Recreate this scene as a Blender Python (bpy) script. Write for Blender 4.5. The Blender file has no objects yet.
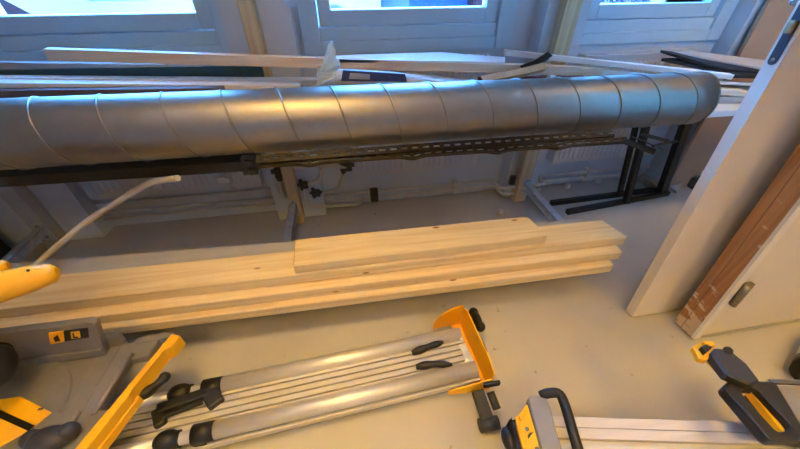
import bpy, bmesh, math, random
from mathutils import Vector as V, Matrix, Euler
random.seed(7)
C = bpy.context.scene.collection
PI = math.pi
# ------------------------------------------------------------------ camera
H = 1.25
FPX, PITCH, YAW = 327.32, math.radians(39.0736), math.radians(9.5238)
FW = V((math.sin(YAW)*math.cos(PITCH), math.cos(YAW)*math.cos(PITCH), -math.sin(PITCH)))
RT = V((math.cos(YAW), -math.sin(YAW), 0))
UPV = RT.cross(FW)
cam_d = bpy.data.cameras.new('camera'); cam = bpy.data.objects.new('camera', cam_d); C.objects.link(cam)
cam.location = (0, 0, H); cam.rotation_euler = (PI/2-PITCH, 0, -YAW)
cam_d.sensor_width = 36; cam_d.lens = FPX/800*36; cam_d.clip_start = .02
bpy.context.scene.camera = cam
def ray(x, y): return FW*FPX + RT*(x-400) - UPV*(y-224.5)
# surveying helpers: where the sight line of a measured point meets a plane of the room
def Z(x, y, z=0.0): d = ray(x, y); return V((0, 0, H)) + d*((z-H)/d.z)
def Y(x, y, Yw): d = ray(x, y); return V((0, 0, H)) + d*(Yw/d.y)
def X(x, y, Xw): d = ray(x, y); return V((0, 0, H)) + d*(Xw/d.x)

# ------------------------------------------------------------------ materials
def lin(c):
    return tuple(((v/255)/12.92 if v/255 <= .04045 else ((v/255+.055)/1.055)**2.4) for v in c)+(1,)
def mat(name, rgb, rough=.5, metal=0, var=.06, scale=8, stretch=(1,1,1), bump=0, bscale=60, spec=.5, rvar=0):
    m = bpy.data.materials.new(name); m.use_nodes = True
    nt = m.node_tree; N = nt.nodes; L = nt.links; b = N['Principled BSDF']
    b.inputs['Roughness'].default_value = rough; b.inputs['Metallic'].default_value = metal
    b.inputs['Specular IOR Level'].default_value = spec
    tc = N.new('ShaderNodeTexCoord'); mp = N.new('ShaderNodeMapping'); mp.inputs['Scale'].default_value = stretch
    L.new(tc.outputs['Object'], mp.inputs['Vector'])
    ns = N.new('ShaderNodeTexNoise'); ns.inputs['Scale'].default_value = scale; ns.inputs['Detail'].default_value = 5
    L.new(mp.outputs['Vector'], ns.inputs['Vector'])
    r = N.new('ShaderNodeValToRGB'); c = lin(rgb)
    r.color_ramp.elements[0].position = .3; r.color_ramp.elements[1].position = .7
    r.color_ramp.elements[0].color = tuple(max(0, v*(1-var)) for v in c[:3])+(1,)
    r.color_ramp.elements[1].color = tuple(min(1, v*(1+var)) for v in c[:3])+(1,)
    L.new(ns.outputs['Fac'], r.inputs['Fac']); L.new(r.outputs['Color'], b.inputs['Base Color'])
    if rvar:
        mr = N.new('ShaderNodeMapRange'); mr.inputs['To Min'].default_value = rough-rvar; mr.inputs['To Max'].default_value = rough+rvar
        L.new(ns.outputs['Fac'], mr.inputs['Value']); L.new(mr.outputs['Result'], b.inputs['Roughness'])
    if bump:
        n2 = N.new('ShaderNodeTexNoise'); n2.inputs['Scale'].default_value = bscale; L.new(mp.outputs['Vector'], n2.inputs['Vector'])
        bp = N.new('ShaderNodeBump'); bp.inputs['Strength'].default_value = bump; bp.inputs['Distance'].default_value = .004
        L.new(n2.outputs['Fac'], bp.inputs['Height']); L.new(bp.outputs['Normal'], b.inputs['Normal'])
    return m
def wood(name, light, dark, knot=(96,58,28), axis='X', kn=.034, rough=.6):
    m = bpy.data.materials.new(name); m.use_nodes = True
    nt = m.node_tree; N = nt.nodes; L = nt.links; b = N['Principled BSDF']; b.inputs['Roughness'].default_value = rough
    b.inputs['Specular IOR Level'].default_value = .25
    tc = N.new('ShaderNodeTexCoord'); oi = N.new('ShaderNodeObjectInfo')
    ad = N.new('ShaderNodeVectorMath'); ad.operation = 'ADD'
    ml = N.new('ShaderNodeMath'); ml.operation = 'MULTIPLY'; ml.inputs[1].default_value = 37
    L.new(oi.outputs['Random'], ml.inputs[0]); L.new(tc.outputs['Object'], ad.inputs[0]); L.new(ml.outputs[0], ad.inputs[1])
    mp = N.new('ShaderNodeMapping'); s = {'X': (.7,14,14), 'Y': (14,.7,14), 'Z': (14,14,.7)}[axis]; mp.inputs['Scale'].default_value = s
    L.new(ad.outputs[0], mp.inputs['Vector'])
    ns = N.new('ShaderNodeTexNoise'); ns.inputs['Scale'].default_value = 2.2; ns.inputs['Detail'].default_value = 6; ns.inputs['Distortion'].default_value = 1.2
    L.new(mp.outputs['Vector'], ns.inputs['Vector'])
    r = N.new('ShaderNodeValToRGB'); e = r.color_ramp.elements
    e[0].position = .3; e[0].color = lin(dark); e[1].position = .62; e[1].color = lin(light)
    L.new(ns.outputs['Fac'], r.inputs['Fac'])
    mk = N.new('ShaderNodeMapping'); mk.inputs['Scale'].default_value = {'X': (4,11,11), 'Y': (11,4,11), 'Z': (11,11,4)}[axis]
    L.new(ad.outputs[0], mk.inputs['Vector'])
    vo = N.new('ShaderNodeTexVoronoi'); vo.inputs['Scale'].default_value = 1; L.new(mk.outputs['Vector'], vo.inputs['Vector'])
    rk = N.new('ShaderNodeValToRGB'); k = rk.color_ramp.elements
    k[0].position = kn; k[0].color = (1,1,1,1); k[1].position = kn*2.4; k[1].color = (0,0,0,1)
    L.new(vo.outputs['Distance'], rk.inputs['Fac'])
    mx = N.new('ShaderNodeMixRGB'); mx.inputs['Color2'].default_value = lin(knot)
    L.new(rk.outputs['Color'], mx.inputs['Fac']); L.new(r.outputs['Color'], mx.inputs['Color1']); L.new(mx.outputs['Color'], b.inputs['Base Color'])
    bp = N.new('ShaderNodeBump'); bp.inputs['Strength'].default_value = .12; bp.inputs['Distance'].default_value = .003
    L.new(ns.outputs['Fac'], bp.inputs['Height']); L.new(bp.outputs['Normal'], b.inputs['Normal'])
    return m
M = {}
M['wall'] = mat('wall_paint_blue_lit', (200,209,218), .75, var=.04, scale=3, bump=.1, bscale=140)  # cool daylight tint mixed into the wall colour
M['ceil'] = mat('ceiling_paint', (225,223,218), .9, var=.02)
M['frame'] = mat('window_paint_blue_lit', (190,216,230), .45, var=.03, scale=4)  # blue of the daylight put into the frame colour
M['white'] = mat('white_lacquer', (232,230,226), .42, var=.03, scale=3)
M['door'] = mat('door_paint', (226,218,204), .5, var=.03, scale=5)
M['rad'] = mat('radiator_enamel', (206,206,206), .4, var=.02)
M['pipe'] = mat('pipe_white', (205,203,198), .45, var=.06)
M['pine'] = wood('pine', (228,206,158), (210,180,128), (120,72,36))
M['pine_z'] = wood('pine_upright', (206,182,142), (180,152,110), (90,55,30), 'Z')
M['grey_z'] = wood('weathered_upright', (172,160,140), (148,134,114), (90,70,50), 'Z', .03)
M['batten'] = wood('planed_batten', (226,204,176), (206,180,148), axis='X', kn=.02)
M['brownz'] = wood('reddish_frame_timber', (188,126,74), (156,94,50), (84,44,22), 'Z', .07)
M['greyboard'] = mat('grey_board', (176,174,172), .6, var=.06, scale=6, stretch=(.3,4,4))
M['galv'] = mat('galvanised', (150,143,130), .43, 1, var=.05, scale=26, bump=.015, bscale=9)  # warm tint stands in for golden light reflected in the zinc
M['bracket'] = mat('zinc_bracket', (190,196,202), .42, .55, var=.15, scale=30, rvar=.08)
M['rail'] = mat('rail_zinc', (66,62,55), .38, 1, var=.2, scale=25, rvar=.1)
M['alu'] = mat('aluminium', (222,218,212), .46, .62, var=.06, scale=12, stretch=(.3,6,6), rvar=.05)
M['alu_white'] = mat('aluminium_extrusion', (196,190,180), .5, .35, var=.06, scale=12, stretch=(.4,6,6))
M['cast'] = mat('cast_grey', (138,132,122), .5, .45, var=.08, scale=16, bump=.15, bscale=160)
M['chrome'] = mat('chrome', (225,225,225), .15, 1, var=.02)
M['black'] = mat('black_plastic', (17,17,18), .5, var=.2, scale=12)
M['rubber'] = mat('dark_grey_plastic', (46,46,47), .55, var=.12, scale=12)
M['blacksteel'] = mat('black_steel', (30,27,25), .45, .2, var=.25, scale=10)
M['yellow'] = mat('yellow_enamel', (240,172,14), .38, var=.06, scale=7)
M['green'] = mat('dark_green', (22,58,58), .55, var=.15, scale=9)
M['brown'] = mat('brown_laminate', (98,76,68), .55, var=.1, scale=6)
M['hinge'] = mat('hinge_metal', (150,144,130), .34, .8, var=.12, scale=30)
M['darknavy'] = mat('dark_navy', (20,26,40), .5, var=.1)
M['tan'] = mat('tan_cardboard', (190,150,104), .7, var=.1, scale=9)
M['brownboard'] = mat('brown_hardboard', (172,140,112), .65, var=.08, scale=5)
M['paleboard'] = mat('pale_greenish_board', (158,170,166), .6, var=.05, scale=4)
M['darkboard'] = mat('taupe_board', (132,116,98), .65, var=.07, scale=5)
M['blackfelt'] = mat('black_felt', (20,19,20), .9, var=.2, scale=30)
M['red'] = mat('dark_red', (110,30,24), .5, var=.1)
M['navy'] = mat('navy_print', (44,60,100), .45, var=.15, scale=18)
M['tape'] = mat('pale_blue_plastic', (190,220,242), .35, var=.1, scale=20)
M['steel_dark'] = mat('dark_lock_plate', (74,80,88), .38, .7, var=.1)
M['brass'] = mat('brass_latch', (190,175,140), .3, .9, var=.1)
M['conduit'] = mat('conduit_grey', (205,198,184), .5, var=.04)
M['valve'] = mat('valve_dark', (62,58,54), .5, .3, var=.3, scale=40)
M['pave'] = mat('pavement', (222,224,228), .9, var=.08, scale=2)
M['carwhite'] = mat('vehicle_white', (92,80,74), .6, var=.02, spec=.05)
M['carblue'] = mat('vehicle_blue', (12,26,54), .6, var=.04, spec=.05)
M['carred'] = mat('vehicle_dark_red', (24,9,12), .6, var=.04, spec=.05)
M['tyre'] = mat('tyre', (22,22,24), .8, var=.1)
M['tint'] = mat('tinted_window', (20,30,40), .3, var=.05, spec=.1)
M['signblue'] = mat('sign_blue', (6,14,34), .95, var=.03, spec=0)
M['text_grey'] = mat('print_grey', (150,160,170), .6, var=.03)
def glassmat():
    m = bpy.data.materials.new('window_glass'); m.use_nodes = True; nt = m.node_tree; N = nt.nodes; L = nt.links
    N.remove(N['Principled BSDF']); t = N.new('ShaderNodeBsdfTransparent'); t.inputs['Color'].default_value = (.80,.92,1,1)
    g = N.new('ShaderNodeBsdfGlossy'); g.inputs['Roughness'].default_value = .02
    f = N.new('ShaderNodeFresnel'); f.inputs['IOR'].default_value = 1.45
    ns = N.new('ShaderNodeTexNoise'); ns.inputs['Scale'].default_value = 3
    ma = N.new('ShaderNodeMath'); ma.operation = 'MULTIPLY_ADD'; ma.inputs[1].default_value = .03
    L.new(ns.outputs['Fac'], ma.inputs[0]); L.new(f.outputs[0], ma.inputs[2])
    x = N.new('ShaderNodeMixShader'); L.new(ma.outputs[0], x.inputs[0]); L.new(t.outputs[0], x.inputs[1]); L.new(g.outputs[0], x.inputs[2])
    L.new(x.outputs[0], N['Material Output'].inputs['Surface']); return m
M['glass'] = glassmat()
def filmmat():
    m = bpy.data.materials.new('clear_film'); m.use_nodes = True; nt = m.node_tree; N = nt.nodes; L = nt.links
    b = N['Principled BSDF']; b.inputs['Base Color'].default_value = lin((214,226,238)); b.inputs['Roughness'].default_value = .25
    ns = N.new('ShaderNodeTexNoise'); ns.inputs['Scale'].default_value = 14
    mr = N.new('ShaderNodeMapRange'); mr.inputs['To Min'].default_value = .35; mr.inputs['To Max'].default_value = .75
    L.new(ns.outputs['Fac'], mr.inputs['Value']); L.new(mr.outputs[0], b.inputs['Alpha']); return m
M['film'] = filmmat()
def floormat():
    m = bpy.data.materials.new('concrete_floor'); m.use_nodes = True; nt = m.node_tree; N = nt.nodes; L = nt.links
    b = N['Principled BSDF']; tc = N.new('ShaderNodeTexCoord')
    def noise(s, d): n = N.new('ShaderNodeTexNoise'); n.inputs['Scale'].default_value = s; n.inputs['Detail'].default_value = d; L.new(tc.outputs['Object'], n.inputs['Vector']); return n
    n1 = noise(1.6, 6); r = N.new('ShaderNodeValToRGB'); e = r.color_ramp.elements
    e[0].position = .3; e[0].color = lin((168,163,154)); e[1].position = .72; e[1].color = lin((186,181,172)); L.new(n1.outputs['Fac'], r.inputs['Fac'])
    n2 = noise(17, 3); r2 = N.new('ShaderNodeValToRGB'); q = r2.color_ramp.elements
    q[0].position = .70; q[0].color = (0,0,0,1); q[1].position = .78; q[1].color = (1,1,1,1); L.new(n2.outputs['Fac'], r2.inputs['Fac'])
    mx = N.new('ShaderNodeMixRGB'); mx.inputs['Color2'].default_value = lin((128,106,78)); L.new(r2.outputs['Color'], mx.inputs['Fac']); L.new(r.outputs['Color'], mx.inputs['Color1'])
    L.new(mx.outputs['Color'], b.inputs['Base Color'])
    mr = N.new('ShaderNodeMapRange'); mr.inputs['To Min'].default_value = .5; mr.inputs['To Max'].default_value = .7; L.new(n1.outputs['Fac'], mr.inputs['Value']); L.new(mr.outputs[0], b.inputs['Roughness'])
    n3 = noise(90, 4); bp = N.new('ShaderNodeBump'); bp.inputs['Strength'].default_value = .12; bp.inputs['Distance'].default_value = .003
    L.new(n3.outputs['Fac'], bp.inputs['Height']); L.new(bp.outputs['Normal'], b.inputs['Normal']); return m
M['floor'] = floormat()
def scrapedmat():          # raw frame timber with flakes of white paint
    m = wood('scraped_frame_timber', (184,134,84), (146,100,60), (84,50,28), 'Z', .05)
    nt = m.node_tree; N = nt.nodes; L = nt.links; b = N['Principled BSDF']; src = b.inputs['Base Color'].links[0].from_socket
    tc = N.new('ShaderNodeTexCoord'); mp = N.new('ShaderNodeMapping'); mp.inputs['Scale'].default_value = (1,1,2.2)
    mp.inputs['Rotation'].default_value = (.5,0,0); L.new(tc.outputs['Object'], mp.inputs['Vector'])
    n = N.new('ShaderNodeTexNoise'); n.inputs['Scale'].default_value = 13; n.inputs['Detail'].default_value = 7; L.new(mp.outputs[0], n.inputs['Vector'])
    sx = N.new('ShaderNodeSeparateXYZ'); L.new(tc.outputs['Object'], sx.inputs[0])
    mr = N.new('ShaderNodeMapRange'); mr.inputs['From Min'].default_value = .05; mr.inputs['From Max'].default_value = .55; mr.inputs['To Min'].default_value = .16; mr.inputs['To Max'].default_value = -.08
    L.new(sx.outputs['Z'], mr.inputs['Value'])
    ad = N.new('ShaderNodeMath'); L.new(n.outputs['Fac'], ad.inputs[0]); L.new(mr.outputs[0], ad.inputs[1])
    r = N.new('ShaderNodeValToRGB'); r.color_ramp.elements[0].position = .6; r.color_ramp.elements[0].color = (0,0,0,1); r.color_ramp.elements[1].position = .66; r.color_ramp.elements[1].color = (.85,.85,.85,1)
    L.new(ad.outputs[0], r.inputs['Fac'])
    x = N.new('ShaderNodeMixRGB'); x.inputs['Color2'].default_value = lin((214,196,170)); L.new(r.outputs['Color'], x.inputs['Fac']); L.new(src, x.inputs['Color1']); L.new(x.outputs['Color'], b.inputs['Base Color']); return m
M['scraped'] = scrapedmat()

# ------------------------------------------------------------------ mesh building
def orient(d, up=(0,0,1)):
    x = V(d).normalized(); u = V(up)
    if abs(x.dot(u.normalized())) > .99: u = V((0,1,0))
    y = u.cross(x).normalized(); z = x.cross(y)
    return Matrix((x, y, z)).transposed()
class MB:
    def __init__(s): s.bm = bmesh.new()
    def _bev(s, vs, b, seg=2):
        if b:
            es = list({e for v in vs for e in v.link_edges})
            bmesh.ops.bevel(s.bm, geom=es, offset=b, segments=seg, affect='EDGES', profile=.5)
    def box(s, lo, hi, b=0, R=None, piv=None):
        lo, hi = V(lo), V(hi); c = (lo+hi)/2; d = hi-lo
        vs = bmesh.ops.create_cube(s.bm, size=1)['verts']
        for v in vs:
            p = V((v.co.x*d.x, v.co.y*d.y, v.co.z*d.z))
            v.co = (R@p if R else p)+c
        s._bev(vs, b); return s
    def bar(s, a, c, w, h, up=(0,0,1), b=0):      # box along a->c, w sideways, h along up, axis through the middle
        a, c = V(a), V(c); R = orient(c-a, up); l = (c-a).length
        vs = bmesh.ops.create_cube(s.bm, size=1)['verts']; mid = (a+c)/2
        for v in vs: v.co = R@V((v.co.x*l, v.co.y*w, v.co.z*h))+mid
        s._bev(vs, b); return s
    def prism(s, pts, d, b=0):                      # polygon pts extruded by vector d
        d = V(d); lo = [s.bm.verts.new(V(p)) for p in pts]; hi = [s.bm.verts.new(V(p)+d) for p in pts]; n = len(pts)
        s.bm.faces.new(lo); s.bm.faces.new(hi[::-1])
        for i in range(n): s.bm.faces.new((lo[i], hi[i], hi[(i+1)%n], lo[(i+1)%n]))
        s._bev(lo+hi, b, 1); return s
    def tube(s, pts, r, seg=10, cap=True, closed=False):
        pts = [V(p) for p in pts]; n = len(pts); rs = r if isinstance(r, (list, tuple)) else [r]*n; rings = []
        prev = None
        for i, p in enumerate(pts):
            if closed: t = (pts[(i+1)%n]-pts[i-1])
            else: t = (pts[min(i+1,n-1)]-pts[max(i-1,0)])
            t.normalize()
            if prev is None:
                u = V((0,0,1)) if abs(t.z) < .9 else V((0,1,0)); u = (u-t*u.dot(t)).normalized()
            else: u = (prev-t*prev.dot(t)).normalized()
            prev = u; w = t.cross(u)
            rings.append([s.bm.verts.new(p+(u*math.cos(2*PI*k/seg)+w*math.sin(2*PI*k/seg))*rs[i]) for k in range(seg)])
        m = n if closed else n-1
        for i in range(m):
            a, c = rings[i], rings[(i+1)%n]
            for k in range(seg):
                f = s.bm.faces.new((a[k], a[(k+1)%seg], c[(k+1)%seg], c[k])); f.smooth = True
        if cap and not closed: s.bm.faces.new(rings[0][::-1]); s.bm.faces.new(rings[-1])
        return s
    def cyl(s, a, c, r, seg=20, r2=None): return s.tube([a, c], [r, r if r2 is None else r2], seg)
    def ball(s, c, r, sc=(1,1,1), R=None, seg=16):
        vs = bmesh.ops.create_uvsphere(s.bm, u_segments=seg, v_segments=seg//2+2, radius=r)['verts']
        for v in vs:
            p = V((v.co.x*sc[0], v.co.y*sc[1], v.co.z*sc[2])); v.co = (R@p if R else p)+V(c)
        for f in {f for v in vs for f in v.link_faces}: f.smooth = True
        return s
    def disc_ring(s, c, ax, r0, r1, h, seg=28):     # flat washer along ax
        R = orient(ax); q = []
        for (r, t) in ((r0,0),(r1,0),(r1,h),(r0,h)):
            q.append([s.bm.verts.new(V(c)+R@V((t, r*math.cos(2*PI*k/seg), r*math.sin(2*PI*k/seg)))) for k in range(seg)])
        for i in range(4):
            a, d = q[i], q[(i+1)%4]
            for k in range(seg): s.bm.faces.new((a[k], a[(k+1)%seg], d[(k+1)%seg], d[k]))
        return s
    def _each(s, r): return build_each(s, 'window_pane', 'glass', r)
    def build(s, name, m, parent=None, loc=None):
        base = parent_world(parent) if parent is not None else V((0,0,0))
        if parent is None and loc is None:
            xs = [v.co for v in s.bm.verts]
            lo = V([min(v[i] for v in xs) for i in range(3)]); hi = V([max(v[i] for v in xs) for i in range(3)])
            loc = V(((lo.x+hi.x)/2, (lo.y+hi.y)/2, lo.z))
        off = base if parent is not None else V(loc)
        for v in s.bm.verts: v.co -= off
        bmesh.ops.recalc_face_normals(s.bm, faces=s.bm.faces[:])
        me = bpy.data.meshes.new(name); s.bm.to_mesh(me); s.bm.free()
        me.materials.append(m if not isinstance(m, str) else M[m])
        o = bpy.data.objects.new(name, me); C.objects.link(o)
        if parent is not None: o.parent = parent
        else: o.location = off
        return o
def build_each(mb, name, m, parent):      # every loose piece becomes a part of its own
    mb.bm.verts.index_update(); seen = set(); out = []
    for v0 in list(mb.bm.verts):
        if v0 in seen: continue
        comp = [v0]; seen.add(v0); i = 0
        while i < len(comp):
            for e in comp[i].link_edges:
                o = e.other_vert(comp[i])
                if o not in seen: seen.add(o); comp.append(o)
            i += 1
        q = MB(); mp_ = {v: q.bm.verts.new(v.co) for v in comp}
        for f in {f for v in comp for f in v.link_faces}:
            g = q.bm.faces.new([mp_[v] for v in f.verts]); g.smooth = f.smooth
        out.append(q.build(name, m, parent))
    mb.bm.free(); return out
def parent_world(p):
    l = V(p.location); q = p.parent
    while q is not None: l = l+V(q.location); q = q.parent
    return l
def tag(o, label=None, cat=None, group=None, kind=None):
    if label: o['label'] = label
    if cat: o['category'] = cat
    if group: o['group'] = group
    if kind: o['kind'] = kind
    return o
def thing(name, label, cat, loc, group=None):
    o = bpy.data.objects.new(name, None); C.objects.link(o); o.location = loc; o.empty_display_size = .05
    return tag(o, label, cat, group)
def struct(name, mb, m): return tag(mb.build(name, m), kind='structure')
def bez(pts, n=8):             # Catmull-Rom through pts
    P = [V(p) for p in pts]; P = [P[0]*2-P[1]]+P+[P[-1]*2-P[-2]]; out = []
    for i in range(1, len(P)-2):
        for k in range(n):
            t = k/n; a, b, c, d = P[i-1:i+3]
            out.append(.5*((2*b)+(c-a)*t+(2*a-5*b+4*c-d)*t*t+(3*b-a-3*c+d)*t**3))
    out.append(P[-2]); return out
def fillet(pts, r=.02, n=5):
    P = [V(p) for p in pts]; out = [P[0]]
    for i in range(1, len(P)-1):
        a = (P[i-1]-P[i]); b = (P[i+1]-P[i]); k = min(r, a.length*.45, b.length*.45)
        p0 = P[i]+a.normalized()*k; p1 = P[i]+b.normalized()*k
        for j in range(n+1): t = j/n; out.append((1-t)**2*p0+2*t*(1-t)*P[i]+t*t*p1)
    out.append(P[-1]); return out

# ------------------------------------------------------------------ room
WY = 1.79; PY_ = 1.69; RX0, RX1, RY0, RH = -3.6, 3.4, -3.6, 2.7
struct('floor', MB().box((RX0, RY0, -.12), (RX1, WY+.35, 0)), 'floor')
struct('ceiling', MB().box((RX0-.2, RY0-.2, RH), (RX1+.2, WY+.35, RH+.15)), 'ceil')
WIN = [(-1.53, -.45), (-.165, .874), (1.19, 2.135)]
WZ0, WZ1 = .89, 2.25
w = MB()
w.box((RX0, WY, 0), (RX1, WY+.32, WZ0)); w.box((RX0, WY, WZ1), (RX1, WY+.32, RH))
xs = [RX0]+[v for p in WIN for v in p]+[RX1]
for i in range(0, len(xs), 2): w.box((xs[i], WY, WZ0), (xs[i+1], WY+.32, WZ1))
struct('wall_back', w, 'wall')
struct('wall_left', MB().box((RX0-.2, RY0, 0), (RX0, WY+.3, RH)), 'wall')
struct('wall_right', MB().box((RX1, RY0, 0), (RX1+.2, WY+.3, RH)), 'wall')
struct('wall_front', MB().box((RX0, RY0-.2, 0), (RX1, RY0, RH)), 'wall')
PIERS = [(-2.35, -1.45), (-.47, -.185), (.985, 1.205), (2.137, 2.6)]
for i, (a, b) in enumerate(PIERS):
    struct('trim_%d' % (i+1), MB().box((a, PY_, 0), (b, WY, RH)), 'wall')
# windows: outer frame, sash and pane
def window(i, x0, x1, y=WY, fr=.083, sa=.062):
    r = bpy.data.objects.new('window_%d' % i, None); C.objects.link(r); r.location = (x0, y, WZ0); r['kind'] = 'structure'
    f = MB(); yb = y+.14
    f.box((x0, y-.012, WZ0), (x0+fr, yb, WZ1), .004).box((x1-fr, y-.012, WZ0), (x1, yb, WZ1), .004)
    f.box((x0+fr, y-.010, WZ0), (x1-fr, yb, .945), .003).box((x0+fr, y+.004, .945), (x1-fr, yb, 1.0), .003).box((x0+fr, y-.01, WZ1-.09), (x1-fr, yb, WZ1), .003)
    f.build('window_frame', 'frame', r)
    a, b = x0+fr, x1-fr; s = MB(); ys = y+.012; z0, z1 = 1.004, WZ1-.095
    s.box((a+.004, ys, z0), (a+sa, ys+.07, z1), .005).box((b-sa, ys, z0), (b-.004, ys+.07, z1), .005)
    s.box((a+sa, ys, z0), (b-sa, ys+.07, z0+.064), .005).box((a+sa, ys, z1-.062), (b-sa, ys+.07, z1), .005)
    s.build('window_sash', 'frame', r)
    MB().box((a+sa-.005, ys+.03, z0+.058), (b-sa+.005, ys+.036, z1-.055)).build('window_pane', 'glass', r)
    h = MB().box((b-sa*.62, ys-.012, 1.52), (b-sa*.38, ys, 1.6), .003).box((b-sa*.6, ys-.035, 1.545), (b-sa*.4, ys-.02, 1.66), .004).cyl((b-sa*.5, ys-.035, 1.555), (b-sa*.5, ys-.01, 1.555), .006)
    h.build('window_handle', 'bracket', r)
    return r
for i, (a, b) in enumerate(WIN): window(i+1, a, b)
# radiators
def radiator(x0, x1, z0, z1, label):
    r = thing('radiator', label, 'radiator', ((x0+x1)/2, WY-.045, z0), 'panel radiators under the windows')
    p = MB(); p.box((x0, WY-.085, z0), (x1, WY-.072, z1), .003)
    n = int((x1-x0)/.034)
    for k in range(n):
        xx = x0+.02+(x1-x0-.04)*(k+.5)/n; p.box((xx-.008, WY-.0905, z0+.03), (xx+.008, WY-.083, z1-.03), .003)
    p.box((x0, WY-.03, z0), (x1, WY-.02, z1), .003)
    p.build('front_panel', 'rad', r)
    g = MB(); g.box((x0, WY-.09, z1-.002), (x1, WY-.078, z1+.01)).box((x0, WY-.024, z1-.002), (x1, WY-.012, z1+.01))
    k = x0
    while k < x1-.01: g.box((k, WY-.08, z1+.002), (k+.012, WY-.022, z1+.008)); k += .024
    g.build('top_grille', 'rad', r)
    build_each(MB().box((x0-.004, WY-.088, z0), (x0, WY-.014, z1)).box((x1, WY-.088, z0), (x1+.004, WY-.014, z1)), 'side_panel', 'rad', r)
    build_each(MB().box((x0+.1, WY-.02, z0+.05), (x0+.13, WY-.001, z1-.1)).box((x1-.13, WY-.02, z0+.05), (x1-.1, WY-.001, z1-.1)), 'wall_bracket', 'bracket', r)
radiator(-1.40, -.52, .24, .86, 'white ribbed radiator under the left window')
radiator(.0, .77, .245, .86, 'white ribbed radiator under the middle window')
radiator(1.285, 1.95, .22, .845, 'white ribbed radiator under the right window')
# heating pipes along the wall foot
def pipe(name, pts, r, label, m='pipe', rr=.03, cat='pipe', group=None):
    return tag(MB().tube(fillet(pts, rr), r, 10).build(name, m), label, cat, group)
py = WY-.035
def run(z, name, label, dz):
    pipe(name, [(-.24, py-.0, z), (.985-.055+dz*.2, py, z), (.985-.055+dz*.2, PY_-.035, z), (1.25-dz*.2, PY_-.035, z), (1.25-dz*.2, py, z), (2.1, py, z)], .0095, label, rr=.035)
run(.098, 'heating_pipe', 'upper white heating pipe along the wall foot beneath the middle radiator', 0)
run(.052, 'heating_pipe', 'lower white heating pipe along the wall foot beneath the middle radiator', .1)
pipe('heating_pipe', [(-1.44, py, .118), (-.475, py, .118)], .0095, 'upper white pipe along the wall foot beneath the left radiator')
pipe('heating_pipe', [(-1.44, py, .078), (-.475, py, .078)], .0095, 'lower white pipe along the wall foot beneath the left radiator')
tag(MB().box((-1.45, WY-.022, .128), (-.47, WY, .175), .003).build('pipe_trunking', 'pipe'), 'flat white trunking on the wall above the left pair of pipes', 'trunking')
for k, (x, lb) in enumerate(((.665, 'white double pipe clip under the right end of the middle radiator'), (1.62, 'white double pipe clip below the right radiator'))):
    c = MB().box((x-.012, py-.016, .032), (x+.012, WY, .120), .003); tag(c.build('pipe_clip', 'pipe'), lb, 'pipe clip', 'double pipe clips on the wall')
tag(MB().box((.10, py-.03, .035), (.15, py+.02, .118), .006).build('pipe_clamp', 'valve'), 'dark clamp gripping both pipes under the middle radiator', 'pipe clamp')
def valve(c, label, s=1.0):
    r = thing('radiator_valve', label, 'valve', c, 'dark radiator valves')
    c = V(c)
    MB().box(c+V((-.035,-.022,-.03))*s, c+V((.035,.022,.03))*s, .008).build('valve_body', 'valve', r)
    MB().cyl(c+V((-.02,0,-.045))*s, c+V((-.02,0,.05))*s, .014*s).cyl(c+V((-.05,0,.005))*s, c+V((.05,0,.005))*s, .013*s).build('valve_union', 'valve', r)
    return r
VA = Y(282, 172, 1.655); VB = Y(346, 166, 1.70)
valve(VA, 'dark radiator valve left of the middle timber post', 1.1)
valve(VB, 'dark radiator valve at the lower left corner of the middle radiator', .95)
J1 = Y(304, 185, 1.655); J2 = Y(316, 193, 1.655)
valve(J1, 'dark pipe joint just right of the middle timber post, upper of two', .7)
valve(J2, 'dark pipe joint just right of the middle timber post, lower of two', .7)
pipe('radiator_pipe', [VB+V((0,-.01,0)), Y(322, 165, 1.67), Y(320, 182, 1.655), J1], .012, 'white S-bent pipe from the middle radiator valve to the upper dark joint', rr=.05)
pipe('radiator_pipe', [VB+V((0,.01,-.02)), Y(338, 190, 1.69), J2], .010, 'white bent pipe from the middle radiator valve to the lower dark joint', rr=.04)
pipe('radiator_pipe', [J1+V((0,0,-.01)), Y(305, 198, 1.655), Y(312, 207, 1.655), (.02, 1.70, .052), (.05, py, .052)], .011, 'white pipe dropping from the upper dark joint to the wall foot', rr=.03)
pipe('radiator_pipe', [VA, Y(293, 166, 1.66), Y(303, 167, 1.66)], .012, 'short white pipe from the left valve behind the timber post', rr=.02)
pipe('radiator_pipe', [VA+V((.02,0,-.02)), Y(279, 176, 1.655), Y(281, 192, 1.655), Y(286, 198, 1.66)], .012, 'white pipe bending down from the left valve beside the timber post', rr=.03)
for (p, lb) in (((500,212), 'white round floor cap at the foot of the pier'), ((567,186), 'white round floor cap under the right radiator, nearest the pier'), ((598,181), 'white round floor cap under the right radiator, farther from the pier')):
    c = Z(*p, .02); m_ = MB().ball((c.x, c.y, .02), .021, (1,1,.95)); tag(m_.build('floor_cap', 'pipe'), lb, 'floor cap', 'white round floor caps')
# thermostat sensor hanging at the left radiator
t = thing('thermostat_sensor', 'small white sensor with coiled lead below the left radiator', 'sensor', Y(224,180,1.66))
c = Y(224, 180, 1.66); MB().box(c+V((-.03,-.012,-.014)), c+V((.03,.012,.014)), .004).build('sensor_body', 'white', t)
MB().tube(bez([c+V((.01,0,.01)), c+V((.015,.01,.05)), c+V((.02,.03,.08))]), .005, 8).build('hanger', 'pipe', t)
MB().tube(bez([c+V((.03,0,0)), Y(233,181,1.66), Y(231,187,1.66), Y(240,191,1.67), Y(247,189,1.69)], 6), .0045, 8).build('lead', 'pipe', t)

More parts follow.
